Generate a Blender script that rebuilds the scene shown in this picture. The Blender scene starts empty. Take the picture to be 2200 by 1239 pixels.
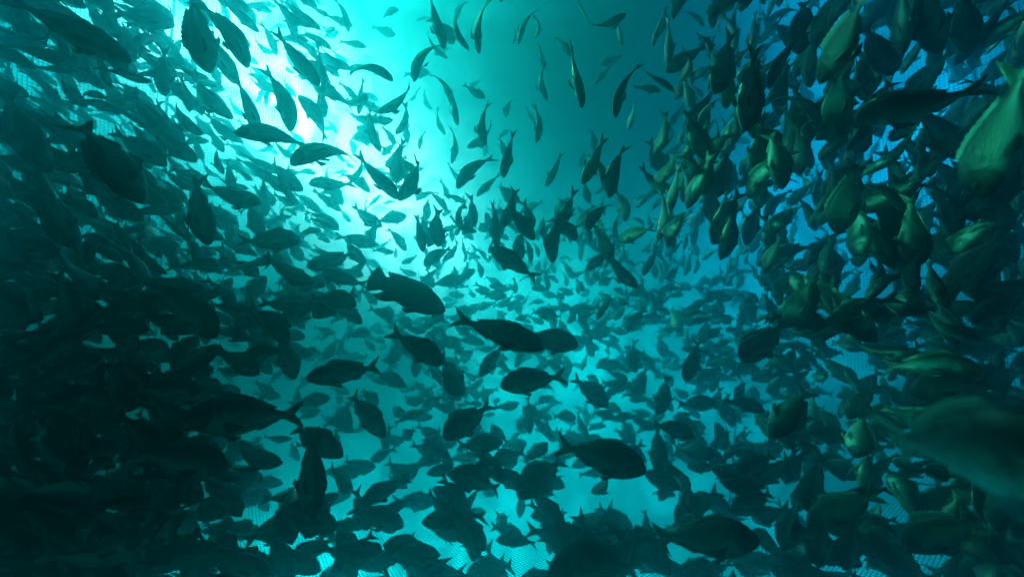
import bpy, bmesh, math, random
import numpy as np
from mathutils import Vector, Matrix

R_ = math.radians
scene = bpy.context.scene
COL = scene.collection
random.seed(11)
rng = np.random.default_rng(7)

# ------------------------------------------------------------------ camera
PITCH = R_(4)
FPX = 978.0                      # focal length in photo pixels (2200 wide)
cam_d = bpy.data.cameras.new('camera')
cam = bpy.data.objects.new('camera', cam_d); COL.objects.link(cam)
cam_d.sensor_width = 36; cam_d.lens = 36 * FPX / 2200
cam.rotation_euler = (R_(90) + PITCH, 0, 0)
cam.location = (0, 0, 0)
cam_d.clip_start = 0.02; cam_d.clip_end = 400
cam_d.dof.use_dof = True
cam_d.dof.focus_distance = 2.7
cam_d.dof.aperture_fstop = 1.5
scene.camera = cam

# ------------------------------------------------------------------ daylight, with glow and shade painted into the world
SUN_AZ, SUN_EL = -72.0, 44.0      # degrees: azimuth from +Y towards +X, elevation
w = bpy.data.worlds.new('World'); scene.world = w; w.use_nodes = True
nt = w.node_tree; N = nt.nodes; Lk = nt.links
for n in list(N): N.remove(n)
out = N.new('ShaderNodeOutputWorld'); bg = N.new('ShaderNodeBackground')
Lk.new(bg.outputs[0], out.inputs[0])
sky = N.new('ShaderNodeTexSky'); sky.sky_type = 'NISHITA'; sky.sun_disc = False
sky.sun_elevation = R_(SUN_EL); sky.sun_rotation = R_(SUN_AZ)
tint = N.new('ShaderNodeMix'); tint.data_type = 'RGBA'; tint.blend_type = 'MULTIPLY'; tint.inputs[0].default_value = 1
Lk.new(sky.outputs[0], tint.inputs[6]); tint.inputs[7].default_value = (0.0, 0.003, 0.004, 1)
tc = N.new('ShaderNodeTexCoord')
# hand-set glow painted into the world by direction (azimuth, elevation, sharpness, colour)
LOBES = [
(-40.0,34.0,120,(0.50,1.60,1.70)),
(-33.5,28.5,160,(3.0,6.0,5.6)),
(-28.3,25.0,160,(4.0,8.5,7.4)),
(-22.8,21.4,160,(4.0,8.5,7.4)),
(-17.6,16.4,170,(3.6,7.6,6.6)),
(-12.9,11.3,180,(2.2,5.6,5.4)),
(-18.5,32.0,35,(0.02,1.35,1.05)),
(-9.0,24.0,60,(0.02,0.40,0.30)),
(-4.7,5.7,70,(0.10,2.50,2.30)),
(7.6,4.0,40,(0.0,0.90,0.85)),
(9.2,-9.1,20,(0.0,0.62,0.62)),
(19.9,10.0,70,(0.0,0.25,0.36)),
(21.8,-16.1,12,(0.0,0.32,0.43)),
(-14.0,-19.2,30,(0.0,0.10,0.11)),
(-25.0,-24.0,70,(0.0,3.0,3.1)),
(34.0,30.0,120,(0.0,2.1,4.2)),
(38.6,17.6,90,(0.0,1.8,3.5)),
(29.0,14.0,120,(0.0,1.4,2.7)),
(29.4,3.5,25,(0.0,0.28,0.48)),
(45.0,-6.0,20,(0.0,0.07,0.11)),
(40.0,-27.0,20,(0.0,0.13,0.19)),
(-46.0,25.0,16,(0.0,0.80,0.90)),
(-35.0,24.0,14,(0.0,0.95,0.95)),
(-40.0,15.0,30,(0.0,0.03,0.04)),
(-5.6,-28.7,16,(0.0,1.3,1.32)),
(150.0,5.0,3,(0.0,0.028,0.028)),  # added dim fill from behind the camera, brightens the near flanks
]
GAIN = 1.0
HAZE, ANISO = 0.185, 0.93
acc = None
for az, el, k, c in LOBES:
    a, e = R_(az), R_(el)
    dp = N.new('ShaderNodeVectorMath'); dp.operation = 'DOT_PRODUCT'
    Lk.new(tc.outputs['Generated'], dp.inputs[0])
    dp.inputs[1].default_value = (math.sin(a)*math.cos(e), math.cos(a)*math.cos(e), math.sin(e))
    ma = N.new('ShaderNodeMath'); ma.operation = 'MULTIPLY_ADD'
    Lk.new(dp.outputs['Value'], ma.inputs[0]); ma.inputs[1].default_value = k; ma.inputs[2].default_value = -k
    ex = N.new('ShaderNodeMath'); ex.operation = 'EXPONENT'; Lk.new(ma.outputs[0], ex.inputs[0])
    sc = N.new('ShaderNodeVectorMath'); sc.operation = 'MULTIPLY_ADD'
    Lk.new(ex.outputs[0], sc.inputs[0])
    sc.inputs[1].default_value = tuple(v*GAIN for v in c)
    if acc is None: sc.inputs[2].default_value = (0, 0, 0)
    else: Lk.new(acc.outputs[0], sc.inputs[2])
    acc = sc
add = N.new('ShaderNodeVectorMath'); add.operation = 'ADD'
# shade painted into the world: each lobe darkens one direction
SHADE = [(15.0, 24.0, 10, .97), (-40.0, -8.0, 7, .96), (20.0, 35.0, 10, .5), (-18.0, -4.0, 40, .7), (-2.0, -14.0, 30, .15), (30.0, -28.0, 12, .4)]
for az, el, k, amt in SHADE:
    a, e = R_(az), R_(el)
    dp = N.new('ShaderNodeVectorMath'); dp.operation = 'DOT_PRODUCT'; Lk.new(tc.outputs['Generated'], dp.inputs[0])
    dp.inputs[1].default_value = (math.sin(a)*math.cos(e), math.cos(a)*math.cos(e), math.sin(e))
    ma = N.new('ShaderNodeMath'); ma.operation = 'MULTIPLY_ADD'; Lk.new(dp.outputs['Value'], ma.inputs[0]); ma.inputs[1].default_value = k; ma.inputs[2].default_value = -k
    ex = N.new('ShaderNodeMath'); ex.operation = 'EXPONENT'; Lk.new(ma.outputs[0], ex.inputs[0])
    om_ = N.new('ShaderNodeMath'); om_.operation = 'MULTIPLY_ADD'; Lk.new(ex.outputs[0], om_.inputs[0]); om_.inputs[1].default_value = -amt; om_.inputs[2].default_value = 1
    sc = N.new('ShaderNodeVectorMath'); sc.operation = 'SCALE'; Lk.new(acc.outputs[0], sc.inputs[0]); Lk.new(om_.outputs[0], sc.inputs['Scale']); acc = sc
nzw = N.new('ShaderNodeTexNoise'); nzw.inputs['Scale'].default_value = 11; nzw.inputs['Detail'].default_value = 6; nzw.inputs['Distortion'].default_value = 1.2
Lk.new(tc.outputs['Generated'], nzw.inputs['Vector'])
mr = N.new('ShaderNodeMapRange'); Lk.new(nzw.outputs[0], mr.inputs[0]); mr.inputs[1].default_value = .38; mr.inputs[2].default_value = .68; mr.inputs[3].default_value = .45; mr.inputs[4].default_value = 2.0
sc = N.new('ShaderNodeVectorMath'); sc.operation = 'SCALE'; Lk.new(acc.outputs[0], sc.inputs[0]); Lk.new(mr.outputs[0], sc.inputs['Scale']); acc = sc
Lk.new(acc.outputs[0], add.inputs[0]); Lk.new(tint.outputs[2], add.inputs[1])
Lk.new(add.outputs[0], bg.inputs[0]); bg.inputs[1].default_value = 1.0
w.cycles.sampling_method = 'MANUAL'; w.cycles.sample_map_resolution = 512

sun_d = bpy.data.lights.new('sun', 'SUN'); sun_d.energy = 4.0; sun_d.angle = R_(0.6)
sun_d.color = (0.06, 1.0, 0.62)          # daylight after a few metres of sea water
sun = bpy.data.objects.new('sun', sun_d); COL.objects.link(sun)
sd = Vector((math.sin(R_(SUN_AZ))*math.cos(R_(SUN_EL)), math.cos(R_(SUN_AZ))*math.cos(R_(SUN_EL)), math.sin(R_(SUN_EL))))
sun.rotation_euler = sd.to_track_quat('Z', 'Y').to_euler()

scene.view_settings.view_transform = 'Standard'; scene.view_settings.look = 'None'
scene.view_settings.gamma = 1; scene.view_settings.exposure = .92
cy = scene.cycles
cy.use_denoising = True
try: cy.denoiser = 'OPENIMAGEDENOISE'
except Exception: pass
cy.max_bounces = 4; cy.diffuse_bounces = 1; cy.glossy_bounces = 1; cy.transmission_bounces = 2
cy.volume_bounces = 1; cy.transparent_max_bounces = 8
cy.sample_clamp_indirect = 4.0
cy.caustics_reflective = False; cy.caustics_refractive = False

# ------------------------------------------------------------------ materials
def new_mat(name):
    m = bpy.data.materials.new(name); m.use_nodes = True
    t = m.node_tree; b = t.nodes['Principled BSDF']
    return m, t, b
def nd(t, kind, **kw):
    n = t.nodes.new(kind)
    for k, v in kw.items(): setattr(n, k, v)
    return n
def ramp(t, pts):
    r = nd(t, 'ShaderNodeValToRGB'); el = r.color_ramp.elements
    el[0].position, el[0].color = pts[0][0], (*pts[0][1], 1)
    el[1].position, el[1].color = pts[-1][0], (*pts[-1][1], 1)
    for p, c in pts[1:-1]:
        e = el.new(p); e.color = (*c, 1)
    return r

def fish_material(name, back, flank, belly, rough=.36, metal=.35, stripes=0.0):
    """Skin with a dark back, paler flank and belly, fine scales, faint rows and a dark gill patch; the attribute 'pat' of the mesh
    holds (along body, up across body, 1 on fins) so the joined school uses the same material."""
    m, t, b = new_mat(name); k = t.links
    at = nd(t, 'ShaderNodeAttribute', attribute_name='pat')
    sx = nd(t, 'ShaderNodeSeparateXYZ'); k.new(at.outputs['Vector'], sx.inputs[0])
    rp = ramp(t, [(0.0, belly), (0.30, belly), (0.52, flank), (0.78, back), (1.0, back)])
    # up coordinate with a little noise
    nz = nd(t, 'ShaderNodeTexNoise'); nz.inputs['Scale'].default_value = 9; nz.inputs['Detail'].default_value = 4
    k.new(at.outputs['Vector'], nz.inputs['Vector'])
    ad = nd(t, 'ShaderNodeMath', operation='MULTIPLY_ADD'); k.new(nz.outputs[0], ad.inputs[0]); ad.inputs[1].default_value = .22
    k.new(sx.outputs[1], ad.inputs[2])
    sb = nd(t, 'ShaderNodeMath', operation='SUBTRACT'); k.new(ad.outputs[0], sb.inputs[0]); sb.inputs[1].default_value = .11
    k.new(sb.outputs[0], rp.inputs[0])
    # scale cells
    mp = nd(t, 'ShaderNodeMapping'); mp.inputs['Scale'].default_value = (84, 36, 1); k.new(at.outputs['Vector'], mp.inputs[0])
    vo = nd(t, 'ShaderNodeTexVoronoi'); vo.inputs['Scale'].default_value = 1; k.new(mp.outputs[0], vo.inputs['Vector'])
    rv = ramp(t, [(0.0, (1.12,)*3), (0.6, (.72,)*3)]); k.new(vo.outputs['Distance'], rv.inputs[0])
    mx = nd(t, 'ShaderNodeMix', data_type='RGBA', blend_type='MULTIPLY'); mx.inputs[0].default_value = .8
    k.new(rp.outputs[0], mx.inputs[6]); k.new(rv.outputs[0], mx.inputs[7])
    last = mx.outputs[2]
    # gill patch: dark blotch behind the head
    vm = nd(t, 'ShaderNodeVectorMath', operation='SUBTRACT'); k.new(at.outputs['Vector'], vm.inputs[0]); vm.inputs[1].default_value = (.735, .62, 0)
    v2 = nd(t, 'ShaderNodeVectorMath', operation='MULTIPLY'); k.new(vm.outputs[0], v2.inputs[0]); v2.inputs[1].default_value = (24, 5.5, 0)
    ln = nd(t, 'ShaderNodeVectorMath', operation='LENGTH'); k.new(v2.outputs[0], ln.inputs[0])
    rg = ramp(t, [(0.35, (.25,)*3), (1.0, (1,)*3)]); k.new(ln.outputs['Value'], rg.inputs[0])
    m2 = nd(t, 'ShaderNodeMix', data_type='RGBA', blend_type='MULTIPLY'); m2.inputs[0].default_value = .85
    k.new(last, m2.inputs[6]); k.new(rg.outputs[0], m2.inputs[7]); last = m2.outputs[2]
    for (cx_, cy_, kx, ky, lo_, hi_, dk) in ((.905, .50, 7.6, 1.75, .93, 1.07, .35), (1.0, .36, 24, 16, .0, 1.0, .35)):
        va = nd(t, 'ShaderNodeVectorMath', operation='SUBTRACT'); k.new(at.outputs['Vector'], va.inputs[0]); va.inputs[1].default_value = (cx_, cy_, 0)
        vb = nd(t, 'ShaderNodeVectorMath', operation='MULTIPLY'); k.new(va.outputs[0], vb.inputs[0]); vb.inputs[1].default_value = (kx, ky, 0)
        vl = nd(t, 'ShaderNodeVectorMath', operation='LENGTH'); k.new(vb.outputs[0], vl.inputs[0])
        if lo_: rr_ = ramp(t, [(lo_-.02, (1,)*3), ((lo_+hi_)/2-.13, (dk,)*3), (hi_-.10, (1.0,)*3)])
        else: rr_ = ramp(t, [(.3, (dk,)*3), (.9, (1,)*3)])
        if lo_: rr_.color_ramp.elements[0].position = .80; rr_.color_ramp.elements[1].position = .87; rr_.color_ramp.elements[2].position = .93
        k.new(vl.outputs['Value'], rr_.inputs[0])
        mm = nd(t, 'ShaderNodeMix', data_type='RGBA', blend_type='MULTIPLY'); mm.inputs[0].default_value = 1
        k.new(last, mm.inputs[6]); k.new(rr_.outputs[0], mm.inputs[7]); last = mm.outputs[2]
    wr = nd(t, 'ShaderNodeTexWave', bands_direction='Y'); wr.inputs['Scale'].default_value = 4.2; wr.inputs['Distortion'].default_value = .8; wr.inputs['Detail'].default_value = 3
    k.new(at.outputs['Vector'], wr.inputs['Vector'])
    rw = ramp(t, [(.2, (.78,)*3), (.8, (1.15,)*3)]); k.new(wr.outputs[0], rw.inputs[0])
    mw = nd(t, 'ShaderNodeMix', data_type='RGBA', blend_type='MULTIPLY'); mw.inputs[0].default_value = .8
    k.new(last, mw.inputs[6]); k.new(rw.outputs[0], mw.inputs[7]); last = mw.outputs[2]
    # fins: semi dark membrane with rays
    wv = nd(t, 'ShaderNodeTexWave'); wv.inputs['Scale'].default_value = 16; wv.inputs['Distortion'].default_value = 1.5
    k.new(at.outputs['Vector'], wv.inputs['Vector'])
    rf = ramp(t, [(0.2, tuple(v*.6 for v in flank)), (0.9, tuple(v*1.15 for v in flank))]); k.new(wv.outputs[0], rf.inputs[0])
    m3 = nd(t, 'ShaderNodeMix', data_type='RGBA'); k.new(sx.outputs[2], m3.inputs[0])
    k.new(last, m3.inputs[6]); k.new(rf.outputs[0], m3.inputs[7]); last = m3.outputs[2]
    if stripes:
        ws = nd(t, 'ShaderNodeTexWave'); ws.inputs['Scale'].default_value = 2.6; ws.inputs['Distortion'].default_value = 4
        k.new(at.outputs['Vector'], ws.inputs['Vector'])
        rs = ramp(t, [(0.3, (1-stripes,)*3), (0.7, (1+stripes,)*3)]); k.new(ws.outputs[0], rs.inputs[0])
        m4 = nd(t, 'ShaderNodeMix', data_type='RGBA', blend_type='MULTIPLY'); m4.inputs[0].default_value = 1
        k.new(last, m4.inputs[6]); k.new(rs.outputs[0], m4.inputs[7]); last = m4.outputs[2]
    k.new(last, b.inputs['Base Color'])
    b.inputs['Roughness'].default_value = rough; b.inputs['Metallic'].default_value = metal
    n2 = nd(t, 'ShaderNodeTexNoise'); n2.inputs['Scale'].default_value = 14; n2.inputs['Detail'].default_value = 5; k.new(at.outputs['Vector'], n2.inputs['Vector'])
    mr2 = nd(t, 'ShaderNodeMapRange'); k.new(n2.outputs[0], mr2.inputs[0]); mr2.inputs[1].default_value = .35; mr2.inputs[2].default_value = .65
    mr2.inputs[3].default_value = rough-.08; mr2.inputs[4].default_value = rough+.28; k.new(mr2.outputs[0], b.inputs['Roughness'])
    bp = nd(t, 'ShaderNodeBump'); bp.inputs['Strength'].default_value = .5; bp.inputs['Distance'].default_value = .0022
    k.new(vo.outputs['Distance'], bp.inputs['Height']); k.new(bp.outputs[0], b.inputs['Normal'])
    return m

M_BREAM = fish_material('bream_skin', (.035, .048, .036), (.22, .27, .19), (.58, .62, .50))
M_GROUP = fish_material('grouper_skin', (.018, .020, .016), (.024, .026, .020), (.035, .036, .028), rough=.6, metal=0, stripes=.35)
def plain(name, c, rough=.5, metal=0.0, noise=.3, scale=30):
    m, t, b = new_mat(name)
    tcn = nd(t, 'ShaderNodeTexCoord'); nz = nd(t, 'ShaderNodeTexNoise'); nz.inputs['Scale'].default_value = scale
    t.links.new(tcn.outputs['Object'], nz.inputs['Vector'])
    r = ramp(t, [(0.3, tuple(v*(1-noise) for v in c)), (0.7, tuple(v*(1+noise) for v in c))])
    t.links.new(nz.outputs[0], r.inputs[0]); t.links.new(r.outputs[0], b.inputs['Base Color'])
    b.inputs['Roughness'].default_value = rough; b.inputs['Metallic'].default_value = metal
    return m
M_FIN = plain('fin_membrane', (.05, .055, .04), .5, 0, .4, 60)
M_EYE = plain('eye_iris', (.20, .19, .12), .2, .5)
M_PUPIL = plain('eye_pupil', (.004, .004, .004), .08)
M_NET = plain('net_twine', (.030, .045, .040), .8, 0, .5, 8)
M_ROPE = plain('rope_fibre', (.012, .016, .014), .8, 0, .4, 40)

# ------------------------------------------------------------------ fish shapes
def prof(pts, x):
    xs = [p[0] for p in pts]; ys = [p[1] for p in pts]
    # smooth (cosine-free) interpolation through numpy with small smoothing
    return np.interp(x, xs, ys)
# along-body coordinate s: 0 = snout tip, 1 = end of the tail
BREAM_UP = [(0, .0), (.012, .030), (.03, .052), (.06, .085), (.10, .118), (.16, .150), (.23, .170), (.30, .175), (.40, .164), (.50, .138), (.60, .102), (.70, .062), (.78, .036), (.84, .034)]
BREAM_LO = [(0, -.010), (.012, -.032), (.03, -.048), (.06, -.066), (.10, -.086), (.16, -.112), (.24, -.138), (.33, -.148), (.43, -.142), (.53, -.118), (.62, -.082), (.70, -.050), (.78, -.032), (.84, -.034)]
BREAM_W  = [(0, .006), (.012, .022), (.03, .032), (.07, .046), (.12, .058), (.20, .070), (.30, .076), (.40, .070), (.52, .052), (.64, .032), (.76, .014), (.84, .007)]
GROUP_UP = [(0, .0), (.02, .030), (.06, .062), (.12, .098), (.20, .132), (.30, .158), (.42, .165), (.55, .150), (.66, .118), (.75, .088), (.82, .078)]
GROUP_LO = [(0, -.02), (.02, -.046), (.06, -.072), (.12, -.100), (.20, -.128), (.32, -.148), (.45, -.146), (.56, -.125), (.66, -.098), (.75, -.078), (.82, -.072)]
GROUP_W  = [(0, .012), (.02, .034), (.06, .056), (.12, .075), (.22, .092), (.34, .098), (.48, .085), (.62, .056), (.74, .032), (.82, .018)]

class MB:
    def __init__(s): s.v = []; s.f = []; s.p = []
    def add(s, v, f, p):
        o = len(s.v); s.v += v; s.p += p; s.f += [tuple(i+o for i in q) for q in f]

def loft(mb, up, lo, wd, ns, nr, xend):
    S = [0.0] + [xend*((i+1)/ns)**1.15 for i in range(ns)]
    vs, ps, fs = [], [], []
    for s in S:
        u, l, ww = prof(up, s), prof(lo, s), prof(wd, s)
        c = (u+l)/2; h = (u-l)/2
        for j in range(nr):
            a = 2*math.pi*j/nr
            z = c + h*math.cos(a)
            y = ww*math.sin(a)*(abs(math.sin(a))**.08 if abs(math.sin(a)) > 1e-6 else 1)
            y *= 1 - .12*math.cos(a)          # a little fuller below
            vs.append((.5-s, y, z)); ps.append((1-s, (math.cos(a)+1)/2, 0))
    for i in range(len(S)-1):
        for j in range(nr):
            fs.append((i*nr+j, i*nr+(j+1) % nr, (i+1)*nr+(j+1) % nr, (i+1)*nr+j))
    fs.append(tuple(range(nr-1, -1, -1))); fs.append(tuple((len(S)-1)*nr+j for j in range(nr)))
    mb.add(vs, fs, ps)

def fin(mb, base, tip, th=.004, y=0.0, flare=0.0):
    """a thin two sided membrane between a base polyline and a tip polyline (lists of (s, z)), the base thicker than the edge"""
    n = len(base); vs, ps, fs = [], [], []
    for side in (1, -1):
        for (s, z) in base: vs.append((.5-s, y+side*th, z)); ps.append((1-s, z*3+.5, 1))
        for (s, z) in tip: vs.append((.5-s, y+side*.0008+flare, z)); ps.append((1-s, z*3+.5, 1))
    for i in range(n-1):
        fs.append((i, i+1, n+i+1, n+i)); fs.append((2*n+i, 3*n+i, 3*n+i+1, 2*n+i+1))
        fs.append((n+i, n+i+1, 3*n+i+1, 3*n+i))
    fs.append((0, n, 3*n, 2*n)); fs.append((n-1, 3*n-1, 4*n-1, 2*n-1))
    mb.add(vs, fs, ps)

def bream_mb(lod, fold=0.0, deep=1.0):
    mb = MB()
    ns, nr = ((22, 16), (9, 8))[lod]
    up = [(s, z*deep) for s, z in BREAM_UP]; lo = [(s, z*deep) for s, z in BREAM_LO]
    loft(mb, up, lo, BREAM_W, ns, nr, .84)
    # forked tail
    m = 1.0
    base = [(.80, .030), (.82, .018), (.835, .0), (.82, -.018), (.80, -.030)]
    if lod == 0:
        tip = [(.985, .130), (.975, .085), (.905, .004), (.975, -.080), (.985, -.125)]
        base = [(.80, .030), (.812, .022), (.825, .0), (.812, -.022), (.80, -.030)]
        bb = []; tt = []
        for i in range(4):
            for q in (0, .5):
                bb.append(tuple(a*(1-q)+b*q for a, b in zip(base[i], base[i+1]))); tt.append(tuple(a*(1-q)+b*q for a, b in zip(tip[i], tip[i+1])))
        bb.append(base[-1]); tt.append(tip[-1])
        tt[0] = (1.0, .138); tt[-1] = (1.0, -.132)
        fin(mb, bb, tt, .006)
        # spiny dorsal fin
        h = 1.0 - fold
        n = 19; b = []; tp = []
        for i in range(n):
            s = .22 + .50*i/(n-1); z = prof(up, s) - .004
            prof_h = (.078*min(1, i/2.5)*(1-.45*i/(n-1)))*(1.0 if i % 2 == 0 else .70)*h + .004
            b.append((s, z)); tp.append((s+.030, z+prof_h))
        fin(mb, b, tp, .004)
        n = 9; b = []; tp = []
        for i in range(n):
            s = .56 + .18*i/(n-1); z = prof(lo, s) + .004
            b.append((s, z)); tp.append((s+.028, z-(.040*min(1, (i+1)/2)*(1-.5*i/(n-1)))*(1 if i % 2 == 0 else .8)*max(h, .4)-.003))
        fin(mb, b, tp, .004)
        for sd_ in (1, -1):                                 # pelvic fins
            fin(mb, [(.30, -.135*deep), (.33, -.140*deep), (.36, -.142*deep)], [(.40, -.185*deep), (.43, -.172*deep), (.445, -.155*deep)], .003, y=sd_*.018, flare=sd_*.022)
    else:
        fin(mb, [(.79, .032), (.825, 0), (.79, -.032)], [(1.0, .135), (.905, 0), (1.0, -.13)], .005)
        h = 1.0-fold
        fin(mb, [(.24, prof(up, .24)-.01), (.45, prof(up, .45)-.01), (.72, prof(up, .72)-.01)],
            [(.30, prof(up, .28)+.06*h), (.48, prof(up, .48)+.045*h), (.75, prof(up, .75)+.02*h)], .004)
        fin(mb, [(.56, prof(lo, .56)+.01), (.73, prof(lo, .73)+.01)], [(.60, prof(lo, .6)-.03), (.76, prof(lo, .76)-.018)], .004)
        for sd_ in (1, -1):
            fin(mb, [(.30, -.13*deep), (.36, -.135*deep)], [(.41, -.18*deep), (.44, -.155*deep)], .003, y=sd_*.02, flare=sd_*.02)
            fin(mb, [(.27, -.04), (.28, -.075)], [(.44, -.085), (.40, -.11)], .003, y=sd_*.07, flare=sd_*.05)
    return mb

def bend_pts(V, bend, wave=0.0):
    """swimming curve: sideways bow that grows towards the tail"""
    V = np.array(V, float)
    s = .5 - V[:, 0]
    ang = bend*np.clip(s-.25, 0, 1)**1.0*1.6
    # integrate the centre line
    g = np.linspace(0, 1.02, 60); ga = bend*np.clip(g-.22, 0, 1)*1.7 + wave*np.sin(g*5.0)*.25
    cx = .5 - np.concatenate([[0], np.cumsum(np.cos(ga[:-1])*(g[1]-g[0]))]); cyv = np.concatenate([[0], np.cumsum(np.sin(ga[:-1])*(g[1]-g[0]))])
    X = np.interp(s, g, cx); Y = np.interp(s, g, cyv); A = np.interp(s, g, ga)
    out = V.copy()
    out[:, 0] = X + V[:, 1]*np.sin(A); out[:, 1] = Y + V[:, 1]*np.cos(A)
    off = out[:, 1].mean(); out[:, 1] -= off*.6
    return out, (lambda p: None)

def to_mesh(name, mb, mat, bend=0.0, wave=0.0, smooth=True):
    V = bend_pts(mb.v, bend, wave)[0]
    me = bpy.data.meshes.new(name); me.from_pydata([tuple(v) for v in V], [], mb.f)
    a = me.attributes.new('pat', 'FLOAT_VECTOR', 'POINT'); a.data.foreach_set('vector', np.array(mb.p, dtype=np.float32).ravel())
    me.materials.append(mat)
    me.polygons.foreach_set('use_smooth', [smooth]*len(me.polygons)); me.update()
    return me

BENDS = [(0.1, .1), (.7, 0), (-.7, 0), (1.15, .3), (-1.15, -.3), (.3, .9), (-.3, -.9)]
BREAM = [to_mesh('sea_bream_body', bream_mb(0, fold=(.15 if i % 2 else .55), deep=(1.06, .98, 1.16, .90, 1.04, 1.24, 1.0)[i]), M_BREAM, b, wv) for i, (b, wv) in enumerate(BENDS)]

def part_mesh(name, mb, mats, bend, wave, idx=None):
    V = bend_pts_ref(mb.v, bend, wave)
    me = bpy.data.meshes.new(name); me.from_pydata([tuple(v) for v in V], [], mb.f)
    a = me.attributes.new('pat', 'FLOAT_VECTOR', 'POINT'); a.data.foreach_set('vector', np.array(mb.p, dtype=np.float32).ravel())
    for m in mats: me.materials.append(m)
    if idx: me.polygons.foreach_set('material_index', idx)
    me.polygons.foreach_set('use_smooth', [True]*len(me.polygons)); me.update()
    return me
# the mean offset of a body is reused for its parts so they stay attached
_OFF = {}
def bend_pts_ref(V, bend, wave):
    key = (bend, wave)
    if key not in _OFF:
        mb = bream_mb(0, .3, 1.0)
        s0 = np.array([[0.5, 0, 0]]); 
        _OFF[key] = mb
    ref = _OFF[key]
    n = len(V); allv = list(V)
    # bend without recentring
    V = np.array(V, float); s = .5 - V[:, 0]
    g = np.linspace(0, 1.02, 60); ga = bend*np.clip(g-.22, 0, 1)*1.7 + wave*np.sin(g*5.0)*.25
    cx = .5 - np.concatenate([[0], np.cumsum(np.cos(ga[:-1])*(g[1]-g[0]))]); cyv = np.concatenate([[0], np.cumsum(np.sin(ga[:-1])*(g[1]-g[0]))])
    X = np.interp(s, g, cx); Y = np.interp(s, g, cyv); A = np.interp(s, g, ga)
    out = V.copy(); out[:, 0] = X + V[:, 1]*np.sin(A); out[:, 1] = Y + V[:, 1]*np.cos(A)
    R = np.array(ref.v, float); sR = .5-R[:, 0]
    Yr = np.interp(sR, g, cyv) + R[:, 1]*np.cos(np.interp(sR, g, ga))
    out[:, 1] -= Yr.mean()*.6
    return out

def eye_mb(side):
    mb = MB(); idx = []
    cx, cz, cyy, r = .5-.095, .040, side*.047, .0185
    for rr, off, mi in ((r, 0, 0), (r*.62, side*.0065, 1)):
        vs = []; fs = []; nu, nv = 12, 7
        for i in range(nv+1):
            t = math.pi*i/nv
            for j in range(nu):
                p = 2*math.pi*j/nu
                vs.append((cx+rr*math.sin(t)*math.cos(p), cyy+off+rr*.55*math.cos(t)*side, cz+rr*math.sin(t)*math.sin(p)))
        for i in range(nv):
            for j in range(nu): fs.append((i*nu+j, i*nu+(j+1) % nu, (i+1)*nu+(j+1) % nu, (i+1)*nu+j))
        mb.add(vs, fs, [(0, 0, 0)]*len(vs)); idx += [mi]*len(fs)
    return mb, idx
def pectoral_mb(side, spread):
    mb = MB(); n = 7; b = []; t = []
    for i in range(n):
        q = i/(n-1)
        b.append((.265+.006*q, -.030-.036*q))
        ln_ = .19*(1-.62*q**1.2)
        t.append((.27+ln_*math.cos(.42+.35*q), -.035-.036*q-ln_*math.sin(.30+.45*q)))
    fin(mb, b, t, .0025, y=side*.066, flare=side*spread)
    return mb
EYES = {}; PECS = {}
for i, (b, wv) in enumerate(BENDS):
    for side in (1, -1):
        m_, ix = eye_mb(side); EYES[i, side] = part_mesh('eye', m_, [M_EYE, M_PUPIL], b, wv, ix)
        PECS[i, side] = part_mesh('pectoral_fin', pectoral_mb(side, .012 if (i+side) % 3 else .06), [M_FIN], b, wv)

# ------------------------------------------------------------------ placing by viewing ray
cp, sp = math.cos(PITCH), math.sin(PITCH)
def ray(px, py):
    x, z = (px-1100)/FPX, (620-py)/FPX
    return np.array([x, cp - z*sp, sp + z*cp])        # unit depth along the optical axis
RIGHT = np.array([1., 0, 0]); UP = np.array([0, -sp, cp]); FWD = np.array([0, cp, sp])

# cage as a bowl of revolution
CX, CY, CR = 0.0, 2.6, 6.6
def bowl(r):                                             # height of the net floor at radius r
    return -2.25 + 1.5*max(0., r/CR)**3.2
def cage_depth(px, py):
    d = ray(px, py); t = .3
    while t < 14:
        p = d*t; r = math.hypot(p[0]-CX, p[1]-CY)
        if r > CR or p[2] < bowl(r): return t
        t += .08
    return t

def fish_matrix(hx, hy, tx, ty, L, depth, roll, tau, flip=1):
    """the pose of a fish of length L whose snout and tail fall on these viewing rays; roll 0 shows its flank, 90 its belly edge-on"""
    H = ray(hx, hy)*depth; T = ray(tx, ty)*depth
    mid = (H+T)/2; a = H-T; a /= np.linalg.norm(a)
    v = mid/np.linalg.norm(mid)
    a = a - v*np.dot(a, v); a /= np.linalg.norm(a)
    f = a*math.cos(tau) - v*math.sin(tau)
    side = np.cross(f, v)                                # perpendicular to f, in the picture plane
    side /= np.linalg.norm(side)
    if np.dot(side, UP) < 0: side = -side
    side = side*flip
    nrm = np.cross(f, side)
    if np.dot(nrm, v) < 0: nrm = -nrm                    # pointing away from the camera
    up = side*math.cos(roll) + nrm*math.sin(roll)        # roll>0: belly turned to the camera
    y = np.cross(up, f)
    M = Matrix(((f[0]*L, y[0]*L, up[0]*L, mid[0]), (f[1]*L, y[1]*L, up[1]*L, mid[1]), (f[2]*L, y[2]*L, up[2]*L, mid[2]), (0, 0, 0, 1)))
    return M @ Matrix.Diagonal((1, random.uniform(.88, 1.15), random.uniform(.92, 1.14), 1))

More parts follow.
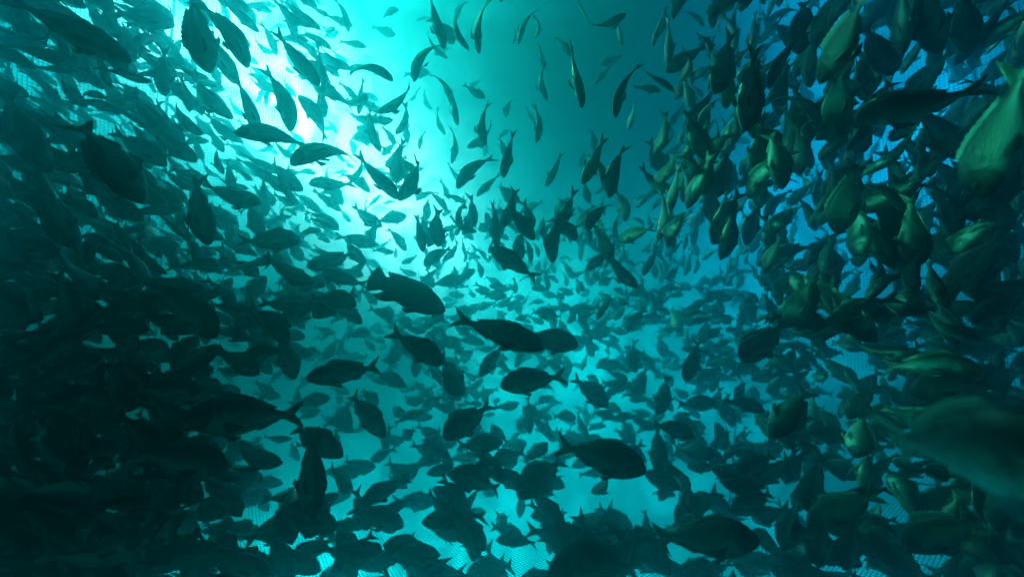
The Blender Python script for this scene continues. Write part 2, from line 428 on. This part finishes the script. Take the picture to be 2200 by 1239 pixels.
# (snout x, snout y, tail x, tail y, roll) measured in four quarters of the photograph at twice its size
Q1 = [(885,295,845,-30,30),(1000,345,905,150,35),(1045,270,915,0,50),(1095,125,950,-5,60),(1262,160,1220,-10,60),(1490,130,1470,-10,70),(1360,355,1190,155,50),(1450,130,1385,190,60),(1410,210,1285,115,70),(1670,355,1500,210,70),
(1800,347,1822,112,75),(1895,200,1875,-30,70),(2018,200,1890,45,80),(2065,220,2040,-10,85),(1922,245,1805,160,85),(1790,95,1870,60,80),(1928,450,1900,275,75),(1617,480,1810,400,60),(1108,570,1025,335,60),(1095,440,1155,350,70),
(1240,555,1192,285,50),(1290,430,1440,590,50),(1030,582,1340,580,50),(1265,725,1555,545,50),(1365,395,1545,435,60),(1385,385,1390,190,70),(1640,645,1545,455,65),(1580,545,1490,455,70),(1335,800,1530,768,45),(1695,860,1555,640,45),
(1700,860,1860,690,45),(1790,855,1815,780,60),(1790,865,1880,800,65),(2005,630,2150,560,60),(2090,620,2050,440,70),(1935,700,1980,545,75),(1970,815,2095,630,50),(1975,795,1935,690,70),(1915,575,1850,470,75),(1860,465,1790,400,65),
(1980,1000,2085,845,50),(1895,1005,1990,940,55),(2050,845,2150,740,55),(2165,765,2200,560,65),(2150,985,2060,940,55),(2170,930,2110,850,55),(1825,1145,1940,1040,35),(1640,1165,1815,1065,45),(1325,1140,1545,1105,30),(1610,1045,1440,1030,35),
(1560,1190,1420,1150,30),(1640,970,1500,900,40),(1450,990,1320,910,40),(1085,1090,930,1020,35),(1280,1040,1030,1020,30),(840,680,730,610,45),(1030,600,865,510,45),(985,490,790,350,50),(710,410,700,200,40),(650,290,545,290,45),
(700,590,560,410,20),(600,870,350,470,20),(690,700,520,570,30),(150,680,0,400,15),(340,600,170,590,35),(430,730,210,660,30),(590,940,390,820,30),(900,1045,800,760,30),(495,230,110,40,35),(560,260,500,70,30),
(330,350,440,215,40),(350,250,310,130,40),(690,45,540,-20,20),(720,105,520,40,35),(770,880,600,810,35),(1300,810,1130,710,40),(1140,780,1040,660,60),(1375,900,1250,840,50),(1470,880,1390,770,20),(1110,860,860,830,40),
(760,1080,590,1010,25),(540,1020,360,960,25),(330,1050,140,820,15),(220,1100,0,1000,30),(940,1140,730,1130,40),(2045,1165,1935,1210,40),(1225,660,1310,590,50),(1580,830,1480,700,50),(1505,290,1350,230,65),(1180,230,1150,100,50),
(1130,345,1070,260,50),(2085,1125,2045,1030,60),(1880,1035,1850,980,60),(1880,1200,1890,1130,60),(1900,945,1800,980,60),(1835,985,1815,870,70),(1920,910,1850,800,60),(1740,1080,1680,960,45),(830,680,640,560,30),(460,850,330,690,20),
(700,900,560,760,30),(270,930,60,820,25),(1000,960,830,900,30),(150,210,40,60,30)]
Q2 = [(325,80,270,-10,85),(285,455,290,180,80),(455,500,490,255,70),(155,425,95,275,85),(100,610,135,445,65),(95,540,65,440,85),(480,60,340,155,60),(430,850,437,605,50),(380,810,378,600,65),(145,800,220,660,60),
(35,185,70,20,80),(615,195,630,40,80),(820,120,740,10,70),(780,350,730,290,50),(690,405,560,260,85),(480,190,430,80,70),(665,750,590,590,15),(700,820,520,750,60),(740,870,755,680,30),(535,860,650,820,45),
(815,690,775,460,35),(910,620,990,490,20),(910,460,960,230,40),(870,390,965,150,40),(990,550,1085,210,50),(1160,815,1110,530,10),(1170,740,1310,520,30),(1225,390,1130,250,40),(1280,370,1290,150,30),(1160,500,1140,260,50),
(1410,570,1400,270,5),(1330,160,1340,0,40),(1200,220,1150,30,40),(1240,230,1230,-30,20),(1640,320,1480,110,20),(1330,330,1560,-20,30),(1830,230,1760,-100,10),(1960,230,1900,-60,20),(1700,420,1890,250,40),(1530,520,1960,350,45),
(2030,850,2180,240,10),(1400,1000,1500,680,5),(1610,1020,1650,740,25),(1720,1150,1760,930,15),(1350,830,1550,660,25),(1280,1140,1400,970,20),(1000,1050,1090,850,25),(870,1050,960,800,25),(920,830,990,690,35),(200,1010,245,800,55),
(190,1130,155,880,50),(420,1135,390,940,45),(370,1000,370,835,70),(155,1040,105,905,60),(485,950,465,800,45),(15,1130,65,975,40),(75,1130,75,1000,60),(565,975,500,900,55),(450,1030,620,990,35),(690,1070,650,900,60),
(570,1190,610,1040,50),(320,1165,440,1060,35),(540,1230,380,1100,50),(250,1050,235,960,55),(300,1035,255,975,55),(35,910,140,875,45),(1885,1230,2130,1030,25),(2060,880,2130,560,20),(1490,590,1610,370,50),(1590,590,1560,390,45),
(1300,860,1310,730,40),(1020,610,930,590,50),(850,760,920,640,40),(1970,1060,1700,1060,20),(2040,330,2195,200,30),(1560,1000,1420,900,20),(1120,1100,1200,930,25),(1900,900,1960,700,15),(2160,1120,2050,900,15),(1820,700,1900,560,20)]
Q3 = [(1905,330,1670,175,5),(2055,375,2190,240,30),(1330,385,1650,345,10),(1245,165,1040,95,15),(1265,395,1190,180,20),(1165,370,1050,260,20),(840,560,1290,545,10),(960,770,560,700,10),(1475,720,1210,585,10),
(1345,975,1310,600,25),(1540,800,1380,790,10),(1565,920,1755,810,20),(1735,1020,1490,950,10),(1925,800,2180,850,20),(1945,1050,1850,840,30),(1910,650,2120,480,10),(1655,640,1480,440,10),(1900,660,1780,590,15),(2160,660,1950,690,15),(960,930,1110,850,15),
(1150,960,1110,870,30),(840,890,830,790,40),(1250,1190,1440,1060,10),(1130,1200,870,1180,10),(1240,1100,1130,970,20),(1500,1110,1380,1040,15),(800,640,640,560,20),(140,720,-80,560,5),(140,920,-100,800,5),(350,600,120,540,15),
(430,230,300,120,20),(750,950,520,900,15),(2000,1235,2240,1170,10),(2000,460,1870,280,30),(1940,260,1880,160,30),(1340,550,1260,470,20),(1180,460,1080,400,20),(1530,80,1310,20,20),(1740,420,1600,360,20),(1450,590,1370,540,20),
(1860,930,1680,900,20),(2080,950,1960,1010,20),(600,400,420,330,20),(420,1100,180,1020,10),(680,1130,440,1060,15),(900,300,760,230,20),(960,440,800,380,20),(300,350,120,260,20),(760,520,560,470,15),(480,760,250,700,15)]
Q4 = [(410,505,250,380,10),(620,540,680,370,10),(520,455,580,330,15),(535,360,500,220,45),(565,780,180,670,5),(625,790,630,580,10),(30,900,240,700,10),(775,640,590,560,20),(840,730,740,640,20),(510,1050,370,930,20),
(170,1130,180,940,60),(85,620,45,460,55),(1040,1085,600,1070,5),(1275,1010,1600,880,5),(1465,1170,1210,1070,15),(1110,640,1290,390,10),(990,320,1180,130,15),(960,820,1160,700,10),(940,960,1160,870,10),(1420,165,1190,215,15),
(1610,195,1580,50,5),(1480,150,1430,10,30),(725,190,670,80,20),(500,190,570,70,25),(440,140,490,60,30),(370,140,430,0,55),(250,120,330,40,45),(190,135,60,60,50),(215,110,200,10,60),(1450,400,1320,290,5),
(1440,560,1590,400,10),(1480,730,1500,500,10),(1830,600,1600,520,10),(2110,540,1870,510,15),(1690,1120,2050,960,5),(640,1200,440,1130,10),(150,1230,640,1200,5),(1130,1190,920,1150,10),(700,1000,900,870,10),(330,1140,480,1060,15),
(200,1100,350,1060,15),(870,490,710,500,20),(1070,530,900,460,30),(660,300,620,200,20),(740,400,830,220,30),(800,400,900,330,20),(1260,1020,1130,940,40),(1440,650,1240,610,15),(1750,450,2060,390,10),(1950,350,1600,310,20),
(1970,190,1700,130,50),(1700,280,1450,270,50),(1990,700,1780,830,15),(2050,1180,1800,1220,10)]
SPOTS = []
for q, ox, oy in ((Q1, 0, 0), (Q2, 1100, 0), (Q3, 0, 619), (Q4, 1100, 619)):
    for (hx, hy, tx, ty, r) in q: SPOTS.append((hx/2+ox, hy/2+oy, tx/2+ox, ty/2+oy, r, 'hand'))
# the ones that are easiest to recognise, in whole-photo pixels
HERO = [(1052,532,1157,603,25),(1168,750,968,680,8),(1243,742,1112,722,10),(1075,830,1218,806,10)]
for h in HERO: SPOTS.append((*h, 'hero'))
SPOTS = [q for q in SPOTS if q[-1] == 'hero' or math.hypot((q[0]+q[2])/2-875, (q[1]+q[3])/2-628) > 75]
SPOTS.append((2290,1010,1895,950,5,'hero'))

# ------------------------------------------------------------------ filler fish of the school: density and heading by region
def open_zone(px, py):
    if py > 470: return 0.0
    t = py/430.
    xl = 640 + 270*t; xr = 1560 - 150*t
    if xl < px < xr: return min(1, (px-xl)/60., (xr-px)/60., (470-py)/60.)
    return 0.0
def density(px, py):
    d = 1.0 - .93*open_zone(px, py)
    # bright gap along the sunlit rim
    t = ((px-400)*.66 + (py-0)*.75)
    off = abs((px-400)*.75 - (py)*.66 - 10)
    if py < 520 and off < 85 and px < 900: d *= .30
    if px > 1560 and py < 420: d *= .75
    if px > 1850 and py < 350: d *= .7
    if py > 800 and 540 < px < 2120: d *= .85 if (px > 900 and py < 1010) else .27
    elif py > 660 and px > 640: d *= 1.35
    if px > 1750 and py > 500: d *= .8
    if 560 < px < 960 and 600 < py < 900: d *= 1.5
    if 1080 < px < 1600 and 520 < py < 700: d *= 1.25
    return d
def heading(px, py):
    """typical heading (image angle, degrees anticlockwise from right) and spread"""
    if px < 760 and py < 560: return -38, 22
    if px < 700: return -18, 30
    if py < 560 and px > 1400: return -112, 28
    if py < 600 and px > 900: return -95, 40
    if py > 760 and px > 1500: return -150, 60
    return (-25 if random.random() < .55 else 205), 38

def make_fill(n, dmin, dmax):
    out_ = []
    while len(out_) < n:
        px, py = random.uniform(-60, 2260), random.uniform(-50, 1290)
        if random.random()*1.4 > density(px, py): continue
        cd = cage_depth(px, py)
        f = random.uniform(dmin, dmax)
        if 960 < px < 1640 and 500 < py < 960: f = .62 + .35*random.random()
        elif px < 900 and py < 560: f = .42 + .53*random.random()
        elif py > 700 and px > 560: f = (.55 if py < 1000 else .42) + .36*random.random()
        dep = min(cd, 8.8)*f
        if dep < 2.6 and 640 < px < 1400 and 560 < py < 1080: continue
        if dep < 4.5 and math.hypot(px-875, py-628) < 120: continue
        if dep < 2.0 and random.random() < .8: continue
        L = random.uniform(.25, .37)
        tau = random.gauss(0, .45); tau = max(-1.0, min(1.0, tau))
        a0, spd = heading(px, py); ang = R_(random.gauss(a0, spd))
        ln_ = L*math.cos(tau)*FPX/dep/2
        roll = random.uniform(5, 45) if py > 600 else random.uniform(25, 75)
        out_.append((px+math.cos(ang)*ln_, py-math.sin(ang)*ln_, px-math.cos(ang)*ln_, py+math.sin(ang)*ln_, roll, L, dep, tau))
    return out_

# ------------------------------------------------------------------ the net
def tag(o, label=None, cat=None, group=None, kind=None):
    if label: o['label'] = label
    if cat: o['category'] = cat
    if group: o['group'] = group
    if kind: o['kind'] = kind

def tubes(paths, rad, sides=3):
    V, F = [], []; o = 0
    for P in paths:
        P = np.asarray(P); n = len(P)
        T = np.gradient(P, axis=0); T /= np.linalg.norm(T, axis=1)[:, None] + 1e-12
        ref = np.where(np.abs(T[:, 2:3]) > .8, np.array([[1., 0, 0]]), np.array([[0, 0, 1.]]))
        A = np.cross(T, ref); A /= np.linalg.norm(A, axis=1)[:, None]; B = np.cross(T, A)
        ang = np.arange(sides)*2*np.pi/sides
        ring = P[:, None, :] + rad*(np.cos(ang)[None, :, None]*A[:, None, :] + np.sin(ang)[None, :, None]*B[:, None, :])
        V.append(ring.reshape(-1, 3))
        i = np.arange(n-1)[:, None]; j = np.arange(sides)[None, :]; j2 = (j+1) % sides
        q = np.stack([i*sides+j, i*sides+j2, (i+1)*sides+j2, (i+1)*sides+j], -1).reshape(-1, 4) + o
        F.append(q); o += n*sides
    return np.concatenate(V), np.concatenate(F)
def mesh_np(name, V, F, mat, smooth=True):
    me = bpy.data.meshes.new(name); me.vertices.add(len(V)); me.vertices.foreach_set('co', V.astype(np.float32).ravel())
    k = F.shape[1]
    me.loops.add(F.size); me.loops.foreach_set('vertex_index', F.astype(np.int32).ravel())
    me.polygons.add(len(F)); me.polygons.foreach_set('loop_start', np.arange(0, F.size, k, dtype=np.int32)); me.polygons.foreach_set('loop_total', np.full(len(F), k, dtype=np.int32))
    me.update(calc_edges=True); me.validate()
    me.polygons.foreach_set('use_smooth', [smooth]*len(me.polygons))
    me.materials.append(mat)
    return me

def net_point(u, v):
    """u across (x), v away (y) on the floor: the net sags between its ropes"""
    r = math.hypot(u-CX, v-CY)
    return bowl(r)
CELL = .031
def sag(x, y): return .05*np.sin(x*1.9+.6)*np.cos(y*1.4) + .03*np.sin(3.1*x+2.2*y)
def floor_z(x, y):
    r = np.hypot(x-CX, y-CY)
    return -2.25 + 1.5*(r/CR)**3.2 + sag(x, y)
paths = []
rot = R_(33)                     # the twine runs askew to the camera
cr, sr = math.cos(rot), math.sin(rot)
for k_ in range(-int(CR/CELL), int(CR/CELL)+1):
    c = k_*CELL; h = math.sqrt(max(0, CR*CR-c*c))
    if h < .3: continue
    s_ = np.arange(-h, h+.1, .16)
    for A in (0, 1):
        a, b = (s_, np.full_like(s_, c)) if A == 0 else (np.full_like(s_, c), s_)
        x = CX + a*cr - b*sr; y = CY + a*sr + b*cr
        ok = (y > .8)
        if ok.sum() > 2: paths.append(np.stack([x, y, floor_z(x, y)], -1)[ok])
V1, F1 = tubes(paths, .0036)
CELL = .045
paths = []
nth = int(math.pi*2*CR/CELL)
zt = np.arange(-.75, 6.4, .16)
TH0, TH1 = -R_(125), R_(125)
for k_ in range(nth):
    th = -math.pi + 2*math.pi*k_/nth
    if not (TH0 < th < TH1): continue
    rr = CR + .06*np.sin(3*th+zt*1.3)
    x = CX + rr*np.sin(th); y = CY + rr*np.cos(th)
    paths.append(np.stack([x, y, zt + (floor_z(CX+CR*math.sin(th), CY+CR*math.cos(th))+.75)*np.clip(1-(zt+.75)/1.0, 0, 1)], -1))
th = np.arange(TH0, TH1, .16/CR)
for z in np.arange(-.75, 6.4, CELL):
    rr = CR + .06*np.sin(3*th+z*1.3)
    x = CX+rr*np.sin(th); y = CY+rr*np.cos(th)
    zz = z + (floor_z(CX+CR*np.sin(th), CY+CR*np.cos(th))+.75)*np.clip(1-(z+.75)/1.0, 0, 1)
    paths.append(np.stack([x, y, zz], -1))
V2, F2 = tubes(paths, .005)
net = bpy.data.objects.new('cage_net', mesh_np('cage_net', np.concatenate([V1, V2]), np.concatenate([F1, F2+len(V1)]), M_NET)); COL.objects.link(net)
tag(net, 'dark square mesh cage net closing off the bright water below and around the fish', 'net')
# seam ropes, each a part of the net
def rope(name, P, rad=.011):
    V, F = tubes([P], rad, 6); o = bpy.data.objects.new(name, mesh_np(name, V, F, M_ROPE)); COL.objects.link(o); o.parent = net
for (x0, y0, x1, y1) in ((3.0, 3.0, 6.2, 5.3), (4.2, 4.9, 6.2, 3.1), (1.0, 2.6, 3.6, 7.4), (-3.2, 3.0, -1.9, 4.4), (-2.6, 3.4, -1.2, 3.2), (.4, 4.2, 4.6, 6.4), (1.6, 3.2, 2.6, 2.7)):
    t_ = np.linspace(0, 1, 24); x = x0+(x1-x0)*t_; y = y0+(y1-y0)*t_
    rope('seam_rope', np.stack([x, y, floor_z(x, y)+.012], -1))
for thd in (-52, 41, 63):
    z = np.linspace(-.7, 6.3, 30); th_ = R_(thd); rr = CR-.015+.06*np.sin(3*th_+z*1.3)
    rope('seam_rope', np.stack([CX+rr*math.sin(th_), CY+rr*math.cos(th_), z], -1), .014)

# ------------------------------------------------------------------ unseen plank deck added overhead to shade the near and lower water
def box_np(x0, y0, z0, x1, y1, z1):
    v = [(x, y, z) for x in (x0, x1) for y in (y0, y1) for z in (z0, z1)]
    return v, [(0, 1, 3, 2), (4, 6, 7, 5), (0, 4, 5, 1), (2, 3, 7, 6), (0, 2, 6, 4), (1, 5, 7, 3)]
V, F = [], []
for k_ in range(54):
    y = -4 + .225*k_
    v, f = box_np(-14.0, y, 7.05, -5.9+.02*(k_ % 3), y+.215, 7.09); F += [tuple(i+len(V) for i in q) for q in f]; V += v
for k_ in range(54):                                      # second half of the added deck; slot and missing boards let sun patches through
    y = -4 + .225*k_
    for x_ in np.arange(-4.55, 5.2, 1.3):
        if random.random() < .16: continue
        v, f = box_np(x_, y, 7.05, x_+1.29, y+.215, 7.09); F += [tuple(i+len(V) for i in q) for q in f]; V += v
M_BLOCKER = plain('blocker_planks', (.10, .08, .05), .7, 0, .4, 3)
sun_blocker = bpy.data.objects.new('work_raft', mesh_np('work_raft', np.array(V), np.array(F), M_BLOCKER, False)); COL.objects.link(sun_blocker)
tag(sun_blocker, 'added unseen plank deck above the view, blocking sun from the near water', 'sun_blocker')
V, F = [], []
for yy in (-3.2, 2.0, 7.2):
    Vt, Ft = tubes([np.stack([np.linspace(-13.8, -6.1, 12), np.full(12, yy), np.full(12, 7.33)], -1)], .22, 12)
    fl = bpy.data.objects.new('float', mesh_np('float', Vt, Ft, M_ROPE)); COL.objects.link(fl); fl.parent = sun_blocker  # tube on the added sun-blocking deck, also unseen

# ------------------------------------------------------------------ the fish that can be told apart
items = []
for (hx, hy, tx, ty, r, kind) in SPOTS:
    L = random.uniform(.31, .37)
    tau = random.uniform(-.35, .35) if kind == 'hand' else random.uniform(-.1, .1)
    px = math.hypot(hx-tx, hy-ty)
    dep = L*math.cos(tau)*FPX/px
    if kind == 'hero' and hx > 2200: L, tau, dep, r = .36, .95, .50, 12
    mx_, my_ = (hx+tx)/2, (hy+ty)/2
    cd = cage_depth(mx_, my_)*.93
    if dep > cd: L *= cd/dep; dep = cd
    items.append([hx, hy, tx, ty, r, L, dep, tau, kind, px])
fill = make_fill(3500, .30, .93)
for f in fill:
    px = math.hypot(f[0]-f[2], f[1]-f[3]); items.append([*f, 'fill', px])
hand = [i for i in items if i[8] != 'fill']
rest = sorted((i for i in items if i[8] == 'fill'), key=lambda i: -i[9])
NIND = 298
ind = hand + [i for i in rest if -20 < (i[0]+i[2])/2 < 2220 and -20 < (i[1]+i[3])/2 < 1260][:max(0, NIND-len(hand))]
ids = set(id(i) for i in ind)
mass = [i for i in rest if id(i) not in ids]
ind.sort(key=lambda i: -i[9])

def look_words(it):
    hx, hy, tx, ty, r, L, dep, tau, kind, px = it
    mx_, my_ = (hx+tx)/2, (hy+ty)/2
    size = 'huge blurred' if px > 230 else 'big' if px > 140 else 'medium' if px > 92 else 'small' if px > 62 else 'tiny'
    if my_ < 470 and 380 < mx_ < 950: tone = 'turquoise'
    elif mx_ < 760 and my_ > 330: tone = 'black'
    elif mx_ > 1420 and my_ < 640: tone = 'green-gold' if r < 45 else 'dark green'
    elif my_ < 420 and mx_ > 900: tone = 'sunlit' if r > 64 else 'teal'
    elif mx_ < 420: tone = 'blue-green'
    else: tone = 'dark teal'
    a = math.degrees(math.atan2(-(hy-ty), hx-tx)) % 360
    head = ['right', 'up right', 'upwards', 'up left', 'left', 'down left', 'downwards', 'down right'][int((a+22.5)//45) % 8]
    view = 'side-on' if r < 32 else 'half rolled' if r < 58 else 'edge-on'
    return size, tone, head, view, mx_, my_
LAND = [(600, 190, 'in the bright gap'), (875, 625, 'by the grouper'), (1070, 715, 'by the central pair'), (1270, 790, 'right of the central pair'), (1240, 160, 'in the shaded open water'), (1330, 400, 'below the open water'),
        (1100, 330, 'in the turquoise glow'), (1500, 300, 'at the edge of the right wall'), (1700, 180, 'before the blue net'), (1900, 100, 'in the top right crowd'), (2100, 250, 'by the gold flank at right edge'),
        (1900, 470, 'by the bright gold tail'), (1620, 470, 'in the right middle crowd'), (2060, 600, 'near the right edge'), (1780, 720, 'over the pale right net'), (1500, 680, 'over the glittering net'),
        (1300, 960, 'by the eyed bream'), (1050, 980, 'over the net, bottom centre'), (860, 900, 'over the lower net'), (670, 1000, 'by the hanging bream'), (560, 1130, 'over the lit bottom net'), (300, 1000, 'in the black lower corner'),
        (120, 850, 'in the black left edge'), (400, 700, 'in the left shadows'), (200, 520, 'in the dim left crowd'), (150, 250, 'in the upper left crowd'), (350, 150, 'beside the bright gap'), (560, 420, 'under the bright band'),
        (700, 560, 'below the bright band'), (820, 430, 'at the tip of the bright band'), (950, 540, 'above the grouper'), (1200, 560, 'in the lit middle school'), (1420, 560, 'in the middle right school'), (1600, 1000, 'in the lower right crowd'),
        (1850, 1000, 'in the bottom right crowd'), (2100, 950, 'by the huge right fish'), (1300, 1180, 'at the bottom edge'), (1700, 1170, 'on the right bottom edge'), (950, 1160, 'low over the net'), (750, 780, 'left of the eyed silver bream'), (1450, 870, 'over the net below the glitter'),
        (60, 60, 'in the top left corner'), (780, 150, 'at the top of the glow'), (950, 60, 'high in the open water'), (2050, 1170, 'in the bottom right corner')]
recs = []
for it in ind:
    size, tone, head, view, mx_, my_ = look_words(it)
    land = min(LAND, key=lambda l: (l[0]-mx_)**2 + (l[1]-my_)**2)[2]
    recs.append([f'{size} {tone} bream {view} heading {head} {land}', mx_, my_])
from collections import defaultdict
byl = defaultdict(list)
for i, r in enumerate(recs): byl[r[0]].append(i)
ORD = ['', 'second ', 'third ', 'fourth ', 'fifth ', 'sixth ', 'seventh ', 'eighth ', 'ninth ', 'tenth ', 'eleventh ', 'twelfth ']
for lab, idx in byl.items():
    if len(idx) > 1:
        xs = [recs[i][1] for i in idx]; ys = [recs[i][2] for i in idx]
        hor = (max(xs)-min(xs)) >= (max(ys)-min(ys))
        idx.sort(key=lambda i: recs[i][1 if hor else 2])
        for k_, i in enumerate(idx):
            w_ = ('leftmost ' if hor else 'uppermost ') if k_ == 0 else ('rightmost ' if hor else 'lowest ') if k_ == len(idx)-1 else ORD[k_] + ('from left ' if hor else 'from top ')
            recs[i][0] = w_ + lab

HAND_LABEL = {
 (1168,750): 'silver-sided bream of the central pair, in front, with long dark pectoral fin',
 (1243,742): 'darker bream of the central pair, its tail hidden behind the silver-sided one',
 (1052,532): 'dark bream heading up left with splayed forked tail against the bright centre',
 (1075,830): 'broad dark bream heading left just below the central pair',
 (2290,1010): 'huge blurred near bream filling the right edge, its flank faintly brown',
}
seen_mesh = {}
for n_, it in enumerate(ind):
    hx, hy, tx, ty, r, L, dep, tau, kind, px = it
    flip = 1
    if kind != 'hero' and ((ty < hy and abs(hy-ty) > 1.2*abs(hx-tx)) and random.random() < .5): flip = -1
    tilt = 1 if my_ < 700 else -1
    rollr = R_(r) * (1 if random.random() < (.8 if (hy+ty)/2 < 650 else .3) else -1)
    if kind == 'hero' and hx > 2200: rollr = -R_(38)
    M = fish_matrix(hx, hy, tx, ty, L, dep, rollr, tau, flip)
    if (int(hx), int(hy)) == (1168, 750): M = M @ Matrix.Diagonal((1, 1, .86, 1))
    vi = random.choice([0, 1, 2, 5, 6] if r < 40 else [0, 1, 2, 3, 4, 1, 2, 5, 6]) if kind != 'hero' else 0
    o = bpy.data.objects.new('sea_bream', BREAM[vi]); COL.objects.link(o); o.matrix_world = M
    lab = HAND_LABEL.get((int(hx), int(hy)), recs[n_][0]) if kind == 'hero' else recs[n_][0]
    tag(o, lab, 'fish', 'sea bream schooling in the net cage')
    if px > 70:
        for side in (1, -1):
            for nm, dct in (('eye', EYES), ('pectoral_fin', PECS)):
                c = bpy.data.objects.new(nm, dct[vi, side]); COL.objects.link(c); c.parent = o

# ------------------------------------------------------------------ the grouper
gm = MB(); loft(gm, GROUP_UP, GROUP_LO, GROUP_W, 24, 16, .82)
def ragged(n, f): return [f(i/(n-1), i) for i in range(n)]
NT = 25
fin(gm, [(.79, .074-.146*i/(NT-1)) for i in range(NT)],
    [(.805+(.150+.030*(i % 2))*math.cos((i/(NT-1)-.5)*1.5), (.5-i/(NT-1))*.30) for i in range(NT)], .010)
ND = 33
fin(gm, [(.22+.53*i/(ND-1), prof(GROUP_UP, .22+.53*i/(ND-1))-.008) for i in range(ND)],
    [(.24+.56*i/(ND-1), prof(GROUP_UP, .22+.53*i/(ND-1)) + (.018+.040*max(0, (i/(ND-1)-.55)/.45)**.8)*(1 if i % 2 else .72)) for i in range(ND)], .006)
NA = 15
fin(gm, [(.57+.17*i/(NA-1), prof(GROUP_LO, .57+.17*i/(NA-1))+.008) for i in range(NA)],
    [(.62+.215*i/(NA-1), -.10-.075*math.sin(.5+1.9*i/(NA-1)) - (.008 if i % 2 else 0)) for i in range(NA)], .006)
for sd_ in (1, -1):
    fin(gm, [(.30, -.13), (.34, -.14), (.38, -.142)], [(.42, -.19), (.45, -.18), (.46, -.16)], .004, y=sd_*.03, flare=sd_*.02)
gme = to_mesh('grouper_body', gm, M_GROUP, .12, .5)
gr = bpy.data.objects.new('grouper', gme); COL.objects.link(gr)
gr.matrix_world = fish_matrix(955, 668, 790, 592, .46, .46*FPX/184, R_(10), .05)
tag(gr, 'dark thick-bodied grouper with a frayed rounded tail, heading down right before the bright centre', 'fish')
for side in (1, -1):
    m_ = MB(); NP = 11
    fin(m_, [(.285+.01*i/(NP-1), -.01-.055*i/(NP-1)) for i in range(NP)],
        [(.30+.14*math.cos(.9-1.3*(1-i/(NP-1)))+(.006 if i % 2 else 0), -.035-.14*math.sin(-.1+1.1*i/(NP-1))) for i in range(NP)], .004, y=side*.088, flare=side*.03)
    c = bpy.data.objects.new('pectoral_fin', to_mesh('pectoral_fin', m_, M_GROUP, .12, .5)); COL.objects.link(c); c.parent = gr

# ------------------------------------------------------------------ the rest of the school: one mass
protos = []
for i, (b, wv) in enumerate(BENDS):
    mb = bream_mb(1, (.1, .6)[i % 2], (1.08, .96, 1.16, .90, 1.04, 1.22, 1.0)[i])
    F4 = []
    for q in mb.f:
        if len(q) == 4: F4.append(q)
        else:
            for a_ in range(1, len(q)-2, 2): F4.append((q[0], q[a_], q[a_+1], q[a_+2]))
    protos.append((bend_pts(mb.v, b, wv)[0], np.array(F4), np.array(mb.p)))
VV, FF, PP = [], [], []; o_ = 0
for it in mass:
    hx, hy, tx, ty, r, L, dep, tau, kind, px = it
    rollr = R_(r) * (1 if random.random() < (.8 if (hy+ty)/2 < 650 else .3) else -1)
    M = np.array(fish_matrix(hx, hy, tx, ty, L, dep, rollr, tau, 1 if random.random() < .8 else -1))
    v, f, p = random.choice(protos)
    VV.append(v @ M[:3, :3].T + M[:3, 3]); FF.append(f+o_); PP.append(p); o_ += len(v)
VV = np.concatenate(VV); FF = np.concatenate(FF); PP = np.concatenate(PP)
me = mesh_np('school_of_fish', VV, FF, M_BREAM)
if len(me.vertices) == len(PP):
    a = me.attributes.new('pat', 'FLOAT_VECTOR', 'POINT'); a.data.foreach_set('vector', PP.astype(np.float32).ravel())
so = bpy.data.objects.new('school_of_fish', me); COL.objects.link(so)
tag(so, 'far part of the bream school, hundreds of small fish too many to count', 'fish school', None, 'stuff')

# ------------------------------------------------------------------ drifting specks
V, F = [], []
for _ in range(420):
    px_, py_ = random.uniform(0, 2200), random.uniform(0, 1239); d_ = random.uniform(.7, 4.5)
    c = ray(px_, py_)*d_; r_ = random.uniform(.0012, .0030)*(.6+d_*.25)
    o0 = len(V)
    for dx, dy, dz in ((1, 0, 0), (-1, 0, 0), (0, 1, 0), (0, -1, 0), (0, 0, 1), (0, 0, -1)):
        q = random.uniform(.6, 1.3); V.append((c[0]+dx*r_*q, c[1]+dy*r_*q, c[2]+dz*r_*q))
    for a_, b_, c_ in ((0, 2, 4), (2, 1, 4), (1, 3, 4), (3, 0, 4), (2, 0, 5), (1, 2, 5), (3, 1, 5), (0, 3, 5)): F.append((o0+a_, o0+b_, o0+c_))
pk = bpy.data.objects.new('floating_specks', mesh_np('floating_specks', np.array(V), np.array(F), plain('speck', (.6, .62, .5), .6))); COL.objects.link(pk)
tag(pk, 'pale specks of plankton and scales drifting in the water', 'specks', None, 'stuff')

# ------------------------------------------------------------------ the water itself
hm = bpy.data.materials.new('sea_water_volume'); hm.use_nodes = True; t = hm.node_tree
for n in list(t.nodes): t.nodes.remove(n)
om = t.nodes.new('ShaderNodeOutputMaterial'); pv = t.nodes.new('ShaderNodeVolumePrincipled')
t.links.new(pv.outputs[0], om.inputs['Volume'])
pv.inputs['Color'].default_value = (.03, .92, .98, 1); pv.inputs['Density'].default_value = HAZE
pv.inputs['Anisotropy'].default_value = ANISO
bm = bmesh.new(); bmesh.ops.create_cube(bm, size=1)
hme = bpy.data.meshes.new('haze'); bm.to_mesh(hme); bm.free(); hme.materials.append(hm)
hz = bpy.data.objects.new('haze', hme); COL.objects.link(hz)
hz.scale = (14.2, 12.6, 10.2); hz.location = (0, 3.4, 1.7)
tag(hz, None, None, None, 'stuff')
